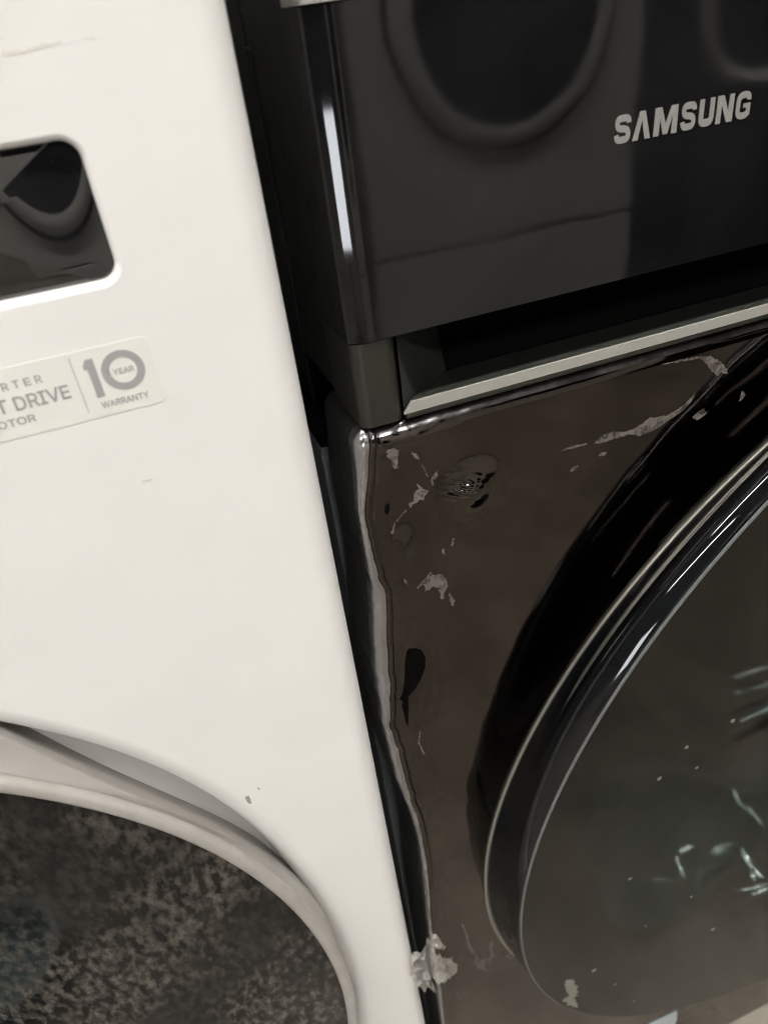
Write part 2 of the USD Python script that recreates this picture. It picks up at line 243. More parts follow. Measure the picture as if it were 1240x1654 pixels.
# outlines measured in the machines' own planes: (x, z) in metres
D = {"folds":[[[[0.6472,-0.206],[0.7058,-0.2019],[0.7338,-0.2006]],0.004],[[[0.623,-0.1816],[0.6831,-0.1776]],0.003],[[[0.5999,-0.1409],[0.6542,-0.1464],[0.686,-0.1506]],0.006],[[[0.5191,-0.0593],[0.5136,-0.0389],[0.5178,-0.027],[0.5161,-0.0037]],0.003],[[[0.4059,-0.0202],[0.4287,-0.0168]],0.003],[[[0.4394,-0.0029],[0.4577,-0.0025],[0.4764,-0.0009]],0.004],[[[0.4431,0.001],[0.465,0.0053]],0.002],[[[0.4732,0.0067],[0.4697,0.0185],[0.468,0.0308],[0.4718,0.0441]],0.004],[[[0.3988,-0.0156],[0.3949,-0.0019],[0.3926,0.0109]],0.002],[[[0.4314,0.0437],[0.4683,0.0529]],0.002],[[[0.4449,0.0538],[0.4726,0.0579]],0.002],[[[0.4691,0.0269],[0.4587,0.0435]],0.003]],
"wg":[[-0.08525,0.71041],[-0.07128,0.69662],[-0.0569,0.67842],[-0.04538,0.66195],[-0.03427,0.63772],[-0.02218,0.60829],[-0.01444,0.57953],[-0.00835,0.54936],[-0.00567,0.51934],[-0.00608,0.48582],[-0.00736,0.4619]],
"wb":[[-0.07898,0.72774],[-0.07396,0.7164],[-0.06802,0.70593],[-0.05441,0.68472],[-0.03963,0.65836],[-0.02348,0.62413],[-0.01841,0.61129],[-0.00978,0.60023],[-0.00303,0.56668],[-0.00192,0.53707],[-0.00154,0.50511]],
"bg":[[0.20365,0.72706],[0.18918,0.71144],[0.16928,0.68727],[0.14859,0.65568],[0.12882,0.62809],[0.11406,0.59446],[0.10452,0.56856],[0.09325,0.51502],[0.09276,0.47597],[0.09904,0.43125],[0.11365,0.3807],[0.149,0.31972],[0.1921,0.27378],[0.22512,0.25096],[0.2691,0.23563],[0.31531,0.21999]],
"bo":[[0.23377,0.72547],[0.21689,0.71203],[0.17604,0.67753],[0.15208,0.64586],[0.12621,0.61616],[0.11245,0.58397],[0.10103,0.54663]],
"edge":[[0.05287,0.77804],[0.0521,0.76666],[0.0504,0.74847],[0.05042,0.7349],[0.05063,0.72014],[0.0501,0.70672],[0.04854,0.69094],[0.04695,0.67456],[0.04646,0.65339],[0.04611,0.63677],[0.04684,0.61543],[0.04876,0.59121],[0.05074,0.57647],[0.05216,0.56461],[0.05357,0.53709],[0.05261,0.49622],[0.05123,0.45988],[0.05012,0.38539],[0.04942,0.321]],
"edgein":[[0.05676,0.77833],[0.05481,0.76741],[0.0517,0.74989],[0.052,0.73637],[0.053,0.72144],[0.05454,0.70728],[0.05414,0.69107],[0.05326,0.67442],[0.04954,0.65495],[0.04822,0.63901],[0.0496,0.61749],[0.05134,0.59357],[0.05216,0.57969],[0.05393,0.56772],[0.05508,0.54063],[0.05428,0.50008],[0.05229,0.46461],[0.05218,0.39004],[0.05084,0.32693]],
"chips":[[[0.17275,0.7774],[0.18029,0.77715],[0.19028,0.77629],[0.19593,0.77486],[0.2012,0.77142],[0.20511,0.7672],[0.20593,0.76484],[0.20202,0.76659],[0.20103,0.76541],[0.19734,0.76854],[0.19482,0.77201],[0.19123,0.77524],[0.18037,0.77646]],[[0.1461,0.75178],[0.14857,0.75439],[0.15307,0.75489],[0.16006,0.75281],[0.16537,0.75346],[0.17056,0.75567],[0.17848,0.75447],[0.18608,0.75676],[0.19104,0.7609],[0.1906,0.75844],[0.1864,0.75445],[0.17882,0.75176],[0.17279,0.74939],[0.16657,0.74897],[0.16172,0.75117],[0.15481,0.75138],[0.14954,0.75111]],[[0.13087,0.75348],[0.13673,0.7539],[0.14343,0.75313],[0.14234,0.75241],[0.13604,0.75271]],[[0.19099,0.7501],[0.19627,0.75275],[0.19828,0.75029],[0.1961,0.74863],[0.19372,0.74817]],[[0.21386,0.75082],[0.21426,0.75523],[0.21668,0.75344],[0.21584,0.7514]],[[0.14832,0.74578],[0.14941,0.74674],[0.1521,0.74628],[0.15143,0.74504]],[[0.136,0.74237],[0.13667,0.74447],[0.13931,0.74441],[0.13862,0.74269]],[[0.06348,0.77453],[0.06567,0.77488],[0.06762,0.77324],[0.06726,0.76997],[0.06657,0.7681],[0.06728,0.76575],[0.06567,0.76655],[0.06462,0.76793],[0.06506,0.76963],[0.06361,0.77165]],[[0.07186,0.77219],[0.07295,0.77106],[0.07468,0.76869],[0.07478,0.76707],[0.07321,0.76862]],[[0.07554,0.7647],[0.07589,0.7647],[0.07768,0.75951],[0.07732,0.75947]],[[0.07839,0.75724],[0.07986,0.75978],[0.08173,0.76081],[0.08077,0.7584],[0.07938,0.75691],[0.07917,0.75447],[0.07875,0.75546]],[[0.07287,0.75768],[0.07493,0.75533],[0.07703,0.75323],[0.0764,0.75201],[0.0751,0.75161],[0.07518,0.74987],[0.0735,0.75103],[0.07186,0.74987],[0.07033,0.74983],[0.06943,0.74844],[0.06865,0.75071],[0.07098,0.75132],[0.07155,0.75451],[0.07262,0.755],[0.07356,0.75439]],[[0.06361,0.745],[0.06775,0.74855],[0.06802,0.74823],[0.06392,0.74464]],[[0.06113,0.7403],[0.06289,0.74466],[0.06304,0.74315],[0.06187,0.74004]],[[0.0841,0.72566],[0.08516,0.72904],[0.08568,0.72854],[0.08505,0.72499]],[[0.07995,0.72471],[0.08112,0.72585],[0.08142,0.72255],[0.08064,0.72316]],[[0.07188,0.7136],[0.07459,0.71615],[0.07608,0.71423],[0.07934,0.71327],[0.08127,0.70917],[0.08133,0.70609],[0.07944,0.70378],[0.07919,0.70042],[0.07778,0.70067],[0.07802,0.70367],[0.07713,0.70678],[0.07505,0.70865],[0.07323,0.70703],[0.07193,0.70789],[0.0714,0.71146],[0.0685,0.70997],[0.06951,0.7119]],[[0.08165,0.70254],[0.08264,0.70039],[0.08389,0.69775],[0.0831,0.69456],[0.08207,0.69641]],[[0.06334,0.71801],[0.06449,0.71625],[0.06527,0.71329],[0.0638,0.71488]],[[0.07142,0.44609],[0.07306,0.44344],[0.07484,0.42994],[0.0757,0.41822],[0.07804,0.40486],[0.08125,0.39178],[0.08658,0.3885],[0.08847,0.39713],[0.08757,0.40373],[0.09059,0.41249],[0.09141,0.40327],[0.0907,0.39373],[0.09242,0.3863],[0.08963,0.38577],[0.08778,0.37838],[0.08396,0.38185],[0.08746,0.37019],[0.08509,0.37082],[0.07927,0.38304],[0.07703,0.3926],[0.07841,0.39726],[0.07396,0.4141],[0.0731,0.43143]],[[0.09681,0.38689],[0.0999,0.38342],[0.1038,0.37771],[0.10452,0.37252],[0.10057,0.37756]],[[0.06359,0.36343],[0.06565,0.36465],[0.06689,0.35211],[0.06613,0.34625],[0.06405,0.35161]],[[0.26798,0.11523],[0.29146,0.1179],[0.29486,0.11286],[0.27107,0.10824]],[[0.30257,0.08633],[0.3134,0.09182],[0.31611,0.08652],[0.30559,0.0815]],[[0.0604,0.6199],[0.06187,0.62757],[0.06218,0.62687],[0.06088,0.62018],[0.06289,0.61033],[0.06214,0.61043]]],
"hole":[[0.061,0.67866],[0.06212,0.67971],[0.06504,0.6787],[0.06749,0.67608],[0.06844,0.67163],[0.06777,0.66562],[0.06558,0.65928],[0.06268,0.65459],[0.05899,0.65138],[0.05825,0.64374],[0.05676,0.63345],[0.05632,0.63878],[0.05567,0.64804],[0.05664,0.65046],[0.05506,0.65203],[0.0567,0.65428],[0.05884,0.6626],[0.05974,0.67127]],  # outline of the large dark reflection patch
"hole2":[[0.05968,0.75012],[0.06025,0.75277],[0.06119,0.75357],[0.06199,0.75273],[0.06151,0.75006],[0.06033,0.74846]],
"smudge":[[0.1227,0.39539],[0.12768,0.39341],[0.13188,0.37571],[0.13298,0.36616],[0.13006,0.36614],[0.13368,0.34791],[0.12738,0.35864],[0.12198,0.36979],[0.12622,0.37274],[0.12367,0.38635]],
"specks":[[0.14342,0.39089],[0.23674,0.36498],[0.1615,0.48436],[0.17842,0.41754],[0.1612,0.35484],[0.17966,0.31135],[0.21049,0.42721],[0.18488,0.58652],[0.19381,0.56513],[0.1712,0.56989],[0.21101,0.59208],[0.16146,0.48432]],
"paper":[[0.22643,0.12395],[0.23562,0.13566],[0.26089,0.13407],[0.26424,0.13273],[0.26632,0.1118],[0.26527,0.08241]],
"wmarks":[[[-0.0118,0.90042],[-0.00711,0.90025],[-0.00334,0.90065],[0.0003,0.90063],[0.00015,0.90021],[-0.00357,0.90002],[-0.00733,0.89964],[-0.01208,0.89972]],[[0.00399,0.90061],[0.00648,0.90063],[0.00701,0.90034],[0.00511,0.90025]],[[-0.01752,0.65425],[-0.01577,0.65437],[-0.01579,0.64872],[-0.01716,0.6504]],[[-0.01203,0.65684],[-0.01115,0.65629],[-0.01167,0.65503]],[[-0.01406,0.79896],[-0.01113,0.79902],[-0.01087,0.7981],[-0.01364,0.79801]]],
"tape_out":[[0.03442,0.4818],[0.04008,0.4798],[0.05142,0.47374],[0.05624,0.4576],[0.05678,0.4491],[0.05288,0.45904],[0.0492,0.46076],[0.04934,0.4489],[0.057,0.43608],[0.0621,0.42846],[0.06084,0.42172],[0.05334,0.4246],[0.0488,0.42798],[0.04426,0.43524],[0.04466,0.42626],[0.03976,0.42922],[0.03436,0.43812],[0.03272,0.4518],[0.03112,0.46496]],
"tape_fold":[[0.0459,0.46329],[0.04914,0.45684],[0.0556,0.43997],[0.06144,0.43244],[0.05991,0.42759],[0.05209,0.43545],[0.04768,0.44852]],
"tape_tail":[[0.01024,0.4733],[0.02223,0.49315],[0.03143,0.50379],[0.03602,0.50123],[0.03359,0.46327],[0.02453,0.46726]]}
DOORC_W = -0.304
# ------------------------------------------------------------------ floor
fl = np.array([[-6, -6, 0], [6, -6, 0], [6, 3, 0], [-6, 3, 0]], float)
obj('floor', (fl, np.array([[0, 1, 2], [0, 2, 3]])), M['floor'], smooth=False, kind='structure', label='beige concrete floor under the appliances')

# ------------------------------------------------------------------ white washer (left)
YW = 0.19
WX1 = 0.0362; WX0 = WX1 - 0.686; WZ1 = 1.0
ww = thing('white_washing_machine', 'white front loading washing machine with warranty sticker and dark display', 'washing machine', ((WX0 + WX1) / 2, YW + .35, 0))
RF = 0.0085
def fillet(R, r, inward, N=9, depth_sign=1):
    """rings of a quarter round from the flat front (y) to the side (y + r). inward=+1: outer border of a face, -1: border of a hole"""
    out = []
    for a in np.linspace(0, 90, N):
        d = r * math.sin(math.radians(a)) - r; dy = r - r * math.cos(math.radians(a))
        out.append(offset(R, d * inward, dy * depth_sign))
    return out
outer = rrect(WX0, WX1, 0.02, WZ1, 0.02, YW, 12)
win = rrect(-0.0650, -0.0030, 0.8527, 0.8832, 0.0042, YW, 12)
hole = superell(DOORC_W, 0.49, 0.3046 - .0055, 2.6, 300, YW)
ro = fillet(outer, RF, 1, 12); rw = [offset(q, 0, 0) for q in fillet(win, .0016, -1, 10)]
for q in rw: q[:, 1] = YW + (q[:, 1] - YW) * 1.7; rh = fillet(hole, .012, -1, 18)
face = Polygon(ro[0][:, [0, 2]], [rw[0][:, [0, 2]], rh[0][:, [0, 2]]])
side = ro[-1].copy(); side[:, 1] = YW + .68
front = cat([flat(face, YW), fix(loft(ro)), fix(loft(rw + [offset(rw[-1], 0, .0030)])), fix(loft(rh + [offset(rh[-1], 0, .004)]))])
sideskin = fix(loft([ro[-1], side]), (0, 0, 0)); 
body = weld(cat([front]))
obj('front_panel', body, M['enamel'], ww, smooth=50)
sk = loft([ro[-1] + [0, .0005, 0], side]); cc = sk.face_normals[0]
obj('cabinet', trimesh.Trimesh(sk.vertices, sk.faces if (sk.face_normals * (sk.triangles_center - sk.centroid)).sum() > 0 else sk.faces[:, ::-1], process=False), M['enamel'], ww, smooth=40)
# display window, slightly crowned
lens = []
for k in np.linspace(1, .02, 40):
    R_ = rrect(-.0340 - .0335 * k, -.0340 + .0335 * k, .86795 - .0178 * k, .86795 + .0178 * k, .0044 * k, 0, 8)
    R_[:, 1] = YW + .0040 - (.0335 ** 2 - np.minimum((R_[:, 0] + .034) ** 2, .0335 ** 2)) / (2 * .30) - (.0178 ** 2 - (R_[:, 2] - .86795) ** 2) / (2 * .24)
    lens.append(R_)
obj('display_window', fix(loft(lens)), M['display'], ww, smooth=True)
# sticker
stp = rrect(-0.112, -0.0013, 0.8199, 0.8381, 0.0016, 0, 6)
st = obj('warranty_sticker', slab(ringpoly(stp), YW - .00012, YW), M['sticker'], ww, smooth=False)
ys = YW - .00013
def zl(name, text, x0, x1, z0, z1, bold=True):
    obj(name, lettering(text, x0, x1, z0, z1, ys, bold=bold), M['print'], st, smooth=False)
obj('divider_line', slab(sbox(-.02061, .8218, -.02046, .8369), ys - .00006, ys), M['print'], st, smooth=False)
one = Polygon([(-.0180, .83304), (-.0180, .8340), (-.0172, .83552), (-.0153, .83552), (-.0153, .8253), (-.01725, .8253), (-.01725, .8330)])
ocx, ocz = -.00905, .8308
oh = Point(ocx, ocz).buffer(.0053, 48).difference(Point(ocx, ocz).buffer(.00335, 48))
obj('ten_figure', cat([slab(one, ys - .00006, ys), slab(oh, ys - .00006, ys)]), M['print'], st, smooth=False)
zl('year_lettering', 'YEAR', ocx - .0026, ocx + .0026, .8300, .8315, True)
zl('warranty_lettering', 'WARRANTY', -.01695, -.00495, .8221, .8238, True)
for k, ch in enumerate('INVERTER'):
    x = -.0297 - (7 - k) * .00262 + .0000
    w = .0006 if ch == 'I' else .00155
    zl('heading_letter', ch, x + (.0005 if ch == 'I' else 0), x + w + (.0005 if ch == 'I' else 0), .83255, .8346, True)
zl('drive_lettering', 'DRIVE', -.03640, -.02305, .82690, .83063, True)
zl('direct_lettering', 'DIRECT', -.0553, -.03790, .82690, .83063, True)
zl('motor_lettering', 'MOTOR', -.04500, -.03295, .82318, .82525, True)
# rub marks and chips in the enamel
for k, pts in enumerate(D['wmarks']):
    obj('rub_mark' if k in (0, 1, 4) else 'enamel_chip', slab(roughen(pts, .0001, k, .0005), YW - .00006, YW + .0001), M['enamel_smudge'] if k in (0, 1, 4) else M['enamel_chip'], ww, smooth=False)
# door: dish recess, flange, rim, glass
inner = rh[-1]
dish = [offset(inner, -d, y) for d, y in ((.0001, .0015), (.0006, .0035), (.0020, .0050), (.0045, .0046), (.0080, .0015), (.0125, -.0030), (.018, -.0070), (.026, -.0092), (.036, -.0090), (.05, -.005), (.09, .008))]
obj('door_recess', fix(loft(dish)), M['recess'], ww, smooth=60)
wb = fourier_outline(D['wb'], DOORC_W, .478, 7, 300, 2e-6); wb[:, 1] = YW - .002
wg = fourier_outline(D['wg'], DOORC_W, .50, 5, 300, 1e-5); wg[:, 1] = YW - .0095
rim0 = offset(wg, .0056, .0030)
t_in = offset(wb, -.006, .018)
dr = obj('door', fix(loft([t_in, offset(wb, -.0012, .006), offset(wb, -.0002, .003), offset(wb, 0, .0006), wb, wb * .96 + rim0 * .04, wb * .9 + rim0 * .1, wb * .6 + rim0 * .4, rim0])), M['bezel'], ww, smooth=60)
obj('door_rim', fix(loft([offset(wg, d, y) for d, y in ((.0058, .0027), (.0060, .0012), (.0055, -.0002), (.0045, -.0008), (.0022, -.0008), (.0010, -.0002), (.0004, .0008), (.0002, .0022))])), M['rim'], dr, smooth=50)
wc = np.array([DOORC_W, YW, .50]); gl = []
for k in np.linspace(1, .02, 24):
    R_ = wc + (offset(wg, .0006, 0) - wc) * [k, 1, k]; R_[:, 1] = YW - .0088 - .0016 * (1 - k * k); gl.append(R_)
obj('door_glass', fix(loft(gl)), M['speckled_glass'], dr, smooth=True)

# ------------------------------------------------------------------ black washer (right)
YB = 0.21
BX0 = 0.0557; BX1 = BX0 + .686; BC = (BX0 + BX1) / 2
bw = thing('black_washing_machine', 'dented black front loading washing machine with scuffed lower panel', 'washing machine', (BC, YB + .38, 0))
Z_TOP = 0.7834            # top of the lower panel
# --- control panel / drawer front
def quarter_front(x0, x1, z0, z1, r, y, back, NA=10):
    """a front face whose left and right edges are rounded back: cross section swept along z"""
    sec = [(x0, y + back)] + [(x0 + r - r * math.cos(a), y + r - r * math.sin(a)) for a in np.linspace(0, math.pi / 2, NA)]
    sec += [(x1 - r + r * math.sin(a), y + r - r * math.cos(a)) for a in np.linspace(0, math.pi / 2, NA)] + [(x1, y + back)]
    sec = np.array(sec)
    zz = np.array([z0, z0 + .0004, (z0 + z1) / 2, z1 - .0004, z1])
    pts = np.stack([np.stack([sec[:, 0], sec[:, 1], np.full(len(sec), z)], 1) for z in zz])
    m = fix(grid(pts))
    caps = []
    poly = Polygon(sec)
    v, f = trimesh.creation.triangulate_polygon(poly, engine='earcut')
    for z, up in ((z0, -1), (z1, 1)):
        V = np.c_[v, np.full(len(v), z)]
        n = np.cross(V[f[0, 1]] - V[f[0, 0]], V[f[0, 2]] - V[f[0, 0]])[2]
        caps.append(trimesh.Trimesh(V, f if n * up > 0 else f[:, ::-1], process=False))
    return cat([m] + caps)
DZ0, DZ1 = .8138, .9009
def soft_front(x0, x1, z0, z1, y, back):
    # tight round at the very edge that eases into the flat over 7 mm
    arc = np.linspace(0, .0095, 60); ang = np.radians(np.interp(arc, [0, .0016, .0022, .0066, .0095], [90, 27, 23.5, 18, 0])); st_ = np.r_[0, np.full(59, .0095 / 59)]
    X = np.cumsum(st_ * np.sin(np.pi / 2 - ang)); Y = np.cumsum(st_ * np.cos(np.pi / 2 - ang)); Y = Y[-1] - Y
    sec = [(x0, y + back)] + [(x0 + p, y + q) for p, q in zip(X, Y)]
    sec = np.array(sec + [(x0 + x1 - p, q) for p, q in sec[::-1]])
    m = fix(grid(np.stack([np.c_[sec, np.full(len(sec), z)] for z in (z0, z0 + .0004, (z0 + z1) / 2, z1 - .0004, z1)])))
    v, f = trimesh.creation.triangulate_polygon(Polygon(sec), engine='earcut'); caps = []
    for z, up in ((z0, -1), (z1, 1)):
        V = np.c_[v, np.full(len(v), z)]; n = np.cross(V[f[0, 1]] - V[f[0, 0]], V[f[0, 2]] - V[f[0, 0]])[2]
        caps.append(trimesh.Trimesh(V, f if n * up > 0 else f[:, ::-1], process=False))
    return cat([m] + caps)
obj('drawer_front', soft_front(BX0 + .0004, BX1 - .0004, DZ0, DZ1, YB - .0005, .012), M['gloss_black'], bw, smooth=30)
obj('upper_trim', quarter_front(BX0 + .0006, BX1 - .0006, DZ1 + .0004, DZ1 + .0026, .003, YB - .0010, .02), M['silver'], bw, smooth=30)
obj('control_panel', quarter_front(BX0 + .0005, BX1 - .0005, DZ1 + .0030, .985, .0034, YB - .0002, .02), M['gloss_black'], bw, smooth=30)
# --- handle bezel with the scooped recess
bz = []
xr0, xr1 = .0718, BX1 - .0161
bezel = obj('handle_bezel', quarter_front(BX0 + .0006, xr0, Z_TOP + .0006, DZ0 - .0005, .0042, YB + .0004, .03), M['olive'], bw, smooth=30)
obj('handle_bezel', quarter_front(xr1, BX1 - .0006, Z_TOP + .0006, DZ0 - .0005, .0042, YB + .0004, .03), M['olive'], bw, smooth=30)
obj('bezel_ledge', bevel_box(xr0 + .0002, xr1 - .0002, YB - .0002, YB + .004, Z_TOP + .0006, .7858, .0004), M['olive'], bw, smooth=False)
sz0, sz1 = .7860, .7898
strip = Polygon([(.0713, sz0), (xr1 + .0005, sz0), (xr1 - .0022, sz1), (.0741, sz1)])
obj('silver_strip', slab(strip, YB - .0002, YB + .0009), M['silver'], bw, smooth=False)
def quad(a, b, c, d, n=6):
    a, b, c, d = map(np.array, (a, b, c, d)); u = np.linspace(0, 1, n)[:, None, None]; v = np.linspace(0, 1, n)[None, :, None]
    return grid((1 - u) * (1 - v) * a + u * (1 - v) * b + u * v * c + (1 - u) * v * d)
yb2, zb2, xb2 = .240, .7832, .0998
obj('handle_slope', fix(quad((.0735, YB + .0012, .7897), (xr1 - .002, YB + .0012, .7897), (xr1 - .03, yb2, zb2 + .0), (xb2, yb2, zb2)), (0, -.1, 1)), M['slope'], bw, smooth=False)
obj('handle_end_wall', fix(quad((.0716, YB + .0008, .7866), (xb2, yb2, zb2), (xb2 - .003, yb2 + .004, DZ0 + .001), (.0716, YB + .0008, DZ0 - .0006)), (1, -.5, 0)), M['slope'], bw, smooth=False)
obj('handle_end_wall', fix(quad((xr1 + .0002, YB + .0008, .7866), (xr1 - .03, yb2, zb2), (xr1 - .027, yb2 + .004, DZ0 + .001), (xr1 + .0002, YB + .0008, DZ0 - .0006)), (-1, -.5, 0)), M['slope'], bw, smooth=False)
obj('handle_back_wall', fix(quad((xb2 - .004, yb2 + .0005, zb2 - .002), (xr1 - .025, yb2 + .0005, zb2 - .002), (xr1 - .025, yb2 + .006, DZ0 + .004), (xb2 - .004, yb2 + .006, DZ0 + .004))), M['cavity'], bw, smooth=False)
# fine outline of the grip pocket on the end wall
# --- cabinet and front frame sides
def skin_side(x, y0, y1, z0, z1): return fix(quad((x, y0, z0), (x, y1, z0), (x, y1, z1), (x, y0, z1)), (-1, 0, 0))
obj('upper_side', bevel_box(BX0 + .0012, BX0 + .0105, YB + .012, YB + .0745, Z_TOP + .002, .984, .0008), M['side_black'], bw, smooth=False)
obj('upper_side', bevel_box(BX1 - .0105, BX1 - .0012, YB + .012, YB + .0745, Z_TOP + .002, .984, .0008), M['side_black'], bw, smooth=False)
obj('upper_frame', bevel_box(BX0 + .0107, BX1 - .0107, YB + .050, YB + .0740, Z_TOP + .002, .984, .0008), M['cavity'], bw, smooth=False)
obj('side_rib', bevel_box(BX0 + .0002, BX0 + .004, YB + .073, YB + .0765, Z_TOP + .004, .8925, .0006), M['side_black'], bw, smooth=False)
obj('cabinet', bevel_box(BX0 + .0012, BX1 - .0012, YB + .0775, YB + .76, .7600, .984, .001), M['side_black'], bw, smooth=False)
obj('cabinet_base', bevel_box(.0500, BX1 + .002, YB + .0455, YB + .76, .02, .7570, .0012), M['slate'], bw, smooth=False)
obj('cabinet_ledge', bevel_box(.0501, BX1 + .0019, YB + .0440, YB + .76, .7574, .7598, .0004), M['cavity'], bw, smooth=False)
# --- dented lower panel
E = np.array(D['edge']); EI = np.array(D['edgein'])
zz = np.r_[E[::-1, 1], Z_TOP + .01]; xx = np.r_[E[::-1, 0], .0556]; xin = np.r_[EI[::-1, 0], .0592]
zz = np.r_[-.01, .1, .22, zz]; xx = np.r_[.0490, .0490, .0491, xx]; xin = np.r_[.0505, .0505, .0506, xin]
_ex = PchipInterpolator(zz, xx); _ein = PchipInterpolator(zz, xin)
def kink(z):
    z = np.asarray(z, float); q = np.stack([z * 170, z * 0 + 2.5, z * 0], -1); q2 = np.stack([z * 420, z * 0 + 5.5, z * 0], -1)
    on = 1 / (1 + np.exp(-(z - .56) / .02))
    return on * ((meshkit.noise(q, 3) - .5) * .0008 + np.abs(meshkit.noise(q2, 8) - .5) * .0005) - .0006 * np.exp(-np.abs(z - .6395) / .004)
def edge_x(z): return _ex(z) + kink(z)
def edge_in(z): return _ein(z) + kink(np.asarray(z) + .003) * 1.3
def edge_r(z): return np.clip((edge_in(z) - edge_x(z)) * 1.2, .0014, .0046)
def g2(x, z, x0, z0, sx, sz, rot=0.0):
    c, s = math.cos(rot), math.sin(rot); u = (x - x0) * c + (z - z0) * s; v = -(x - x0) * s + (z - z0) * c
    return np.exp(-.5 * (u / sx) ** 2 - .5 * (v / sz) ** 2)
def dent(x, z):
    """how far the face is pushed in (metres, +y)"""
    d = -.0028 * g2(x, z, .0930, .7478, .0062, .0052, .35) + .0007 * g2(x, z, .0895, .7525, .0035, .0016, .2)      # the punched pimple
    d = d - .0006 * g2(x, z, .0990, .7460, .0090, .0070, .4)
    d = d + .00018 * np.sin((z - .7478 + .25 * (x - .0895)) / .0026 * 6.283 + 24 * (x - .0895) * 20) * g2(x, z, .0900, .7508, .0050, .0036, .15)
    p = np.stack([x * 330, z * 900, x * 0 + .5], -1)
    d = d + (meshkit.fbm(p, 2, 5) - .5) * .0004 * .6 * g2(x, z, .0895, .7520, .0038, .0050)
    d = d - .0019 * g2(x, z, .0660, .7330, .0032, .0044)
    d = d + .0013 * g2(x, z, .0630, .6610, .0040, .0100) - .0004 * g2(x, z, .0700, .6640, .0016, .0100)
    d = d + .0006 * g2(x, z, .060, .640, .0030, .0100)
    d = d + .0003 * g2(x, z, .0694, .6370, .0012, .0020)
    d = d - .0009 * g2(x, z, .071, .7765, .010, .0016, -.05)                                                          # crease below the top roll
    d = d + .00028 * (meshkit.fbm(np.stack([x * 40, z * 28, x * 0], -1), 2, 2) - .5)
    near = np.exp(-np.maximum(x - .052, 0) / .010)
    d = d + .0021 * (meshkit.fbm(np.stack([x * 160, z * 48, x * 0 + 3], -1), 3, 9) - .5) * near
    return d
RT = .0055
ub = np.r_[np.linspace(0, 1, 12)]                              # side wall
ua = np.linspace(0, 1, 16)                                     # corner arc
fx = np.r_[np.arange(0, .012, .0003)[1:], np.arange(.012, .05, .0004), np.arange(.05, .06, .0007), np.arange(.06, .17, .0016), np.linspace(.17, .68, 60)]
zv = np.r_[np.linspace(.024, .42, 90), np.arange(.421, .725, .0009), np.arange(.725, .765, .0005), np.arange(.765, Z_TOP - RT, .0008)]
tv = np.linspace(0, math.pi / 2, 9)
rows = []
def section(z, tilt_in, drop):
    ex = float(edge_x(z)); r = float(edge_r(z)); P = []
    for u in ub: P.append((ex + .0004 * (1 - u) , YB + .038 + (r - .038) * u))
    for a in ua[1:] * math.pi / 2: P.append((ex + r - r * math.cos(a), YB + r - r * math.sin(a)))
    P = np.array(P)
    F = np.stack([ex + r + fx, np.full(len(fx), YB)], 1)
    F = F[F[:, 0] < BX1 - .004]; 
    return ex, r, P, F
NF = None
for k, z in enumerate(list(zv) + [Z_TOP - RT + RT * math.sin(t) for t in tv[1:]]):
    inset = 0 if k < len(zv) else RT - RT * math.cos(tv[k - len(zv) + 1])
    ex = float(edge_x(z)); r = float(edge_r(z))
    side_p = np.array([(ex + .0004 * (1 - u), YB + .038 + (r - .038) * u) for u in ub])
    arc = np.array([(ex + r - r * math.cos(a), YB + r - r * math.sin(a)) for a in ua[1:] * math.pi / 2])
    x1 = BX1 - .004
    F = ex + r + fx / fx[-1] * 0 + fx * ((x1 - ex - r) / fx[-1])
    s = F - ex - r
    dd = dent(F, np.full(len(F), z))
    hem = .00050 * np.exp(-.5 * ((s - .0009) / .00026) ** 2) - .0002 * np.exp(-.5 * ((s - .0021) / .0006) ** 2) + .00045 * np.exp(-.5 * ((s - .0034) / .00032) ** 2)
    wob = (meshkit.fbm(np.stack([F * 120, F * 0 + 7.5, F * 0], -1), 3, 21) - .5) * np.exp(-np.maximum(F - .055, 0) / .05)
    fade = np.clip((s) / .004, 0, 1)
    Y = YB + dd * fade + hem + inset
    xs = np.r_[side_p[:, 0] + inset * .8, arc[:, 0] + inset * .8 * (1 - np.linspace(0, 1, len(arc))), F]
    ys_ = np.r_[side_p[:, 1], arc[:, 1] + inset * np.linspace(0, 1, len(arc)), Y]
    zs = np.full(len(xs), z); zs[-len(F):] += wob * .0014 * np.clip((z - Z_TOP + .012) / .012, 0, 1)
    rows.append(np.stack([xs, ys_, zs], 1))
top = rows[-1].copy(); top[:, 1] = np.maximum(top[:, 1], YB + .03); rows.append(top)
G = np.stack(rows)
ns, na = len(ub), len(ua) - 1
cut = ns + na + int(np.searchsorted(fx, .0010))
nr = len(zv) + 1
lower = obj('lower_panel', fix(grid(G[:nr + 1, cut - 1:])), M['panel'], bw, smooth=True)
obj('top_roll', fix(grid(G[nr:, cut - 1:]), (0, -1, .5)), M['roll'], lower, smooth=True)
obj('corner_fold', fix(grid(G[:, ns - 2:cut])), M['fold'], lower, smooth=True)
obj('side_return', fix(grid(G[:, :ns - 1]), (-1, 0, 0)), M['side_black'], lower, smooth=True)
def face_y(x, z):
    s = x - edge_x(z) - edge_r(z)
    return YB + dent(x, z) * np.clip(s / .004, 0, 1) + .00050 * np.exp(-.5 * ((s - .0009) / .00026) ** 2) - .0002 * np.exp(-.5 * ((s - .0021) / .0006) ** 2) + .00045 * np.exp(-.5 * ((s - .0034) / .00032) ** 2)
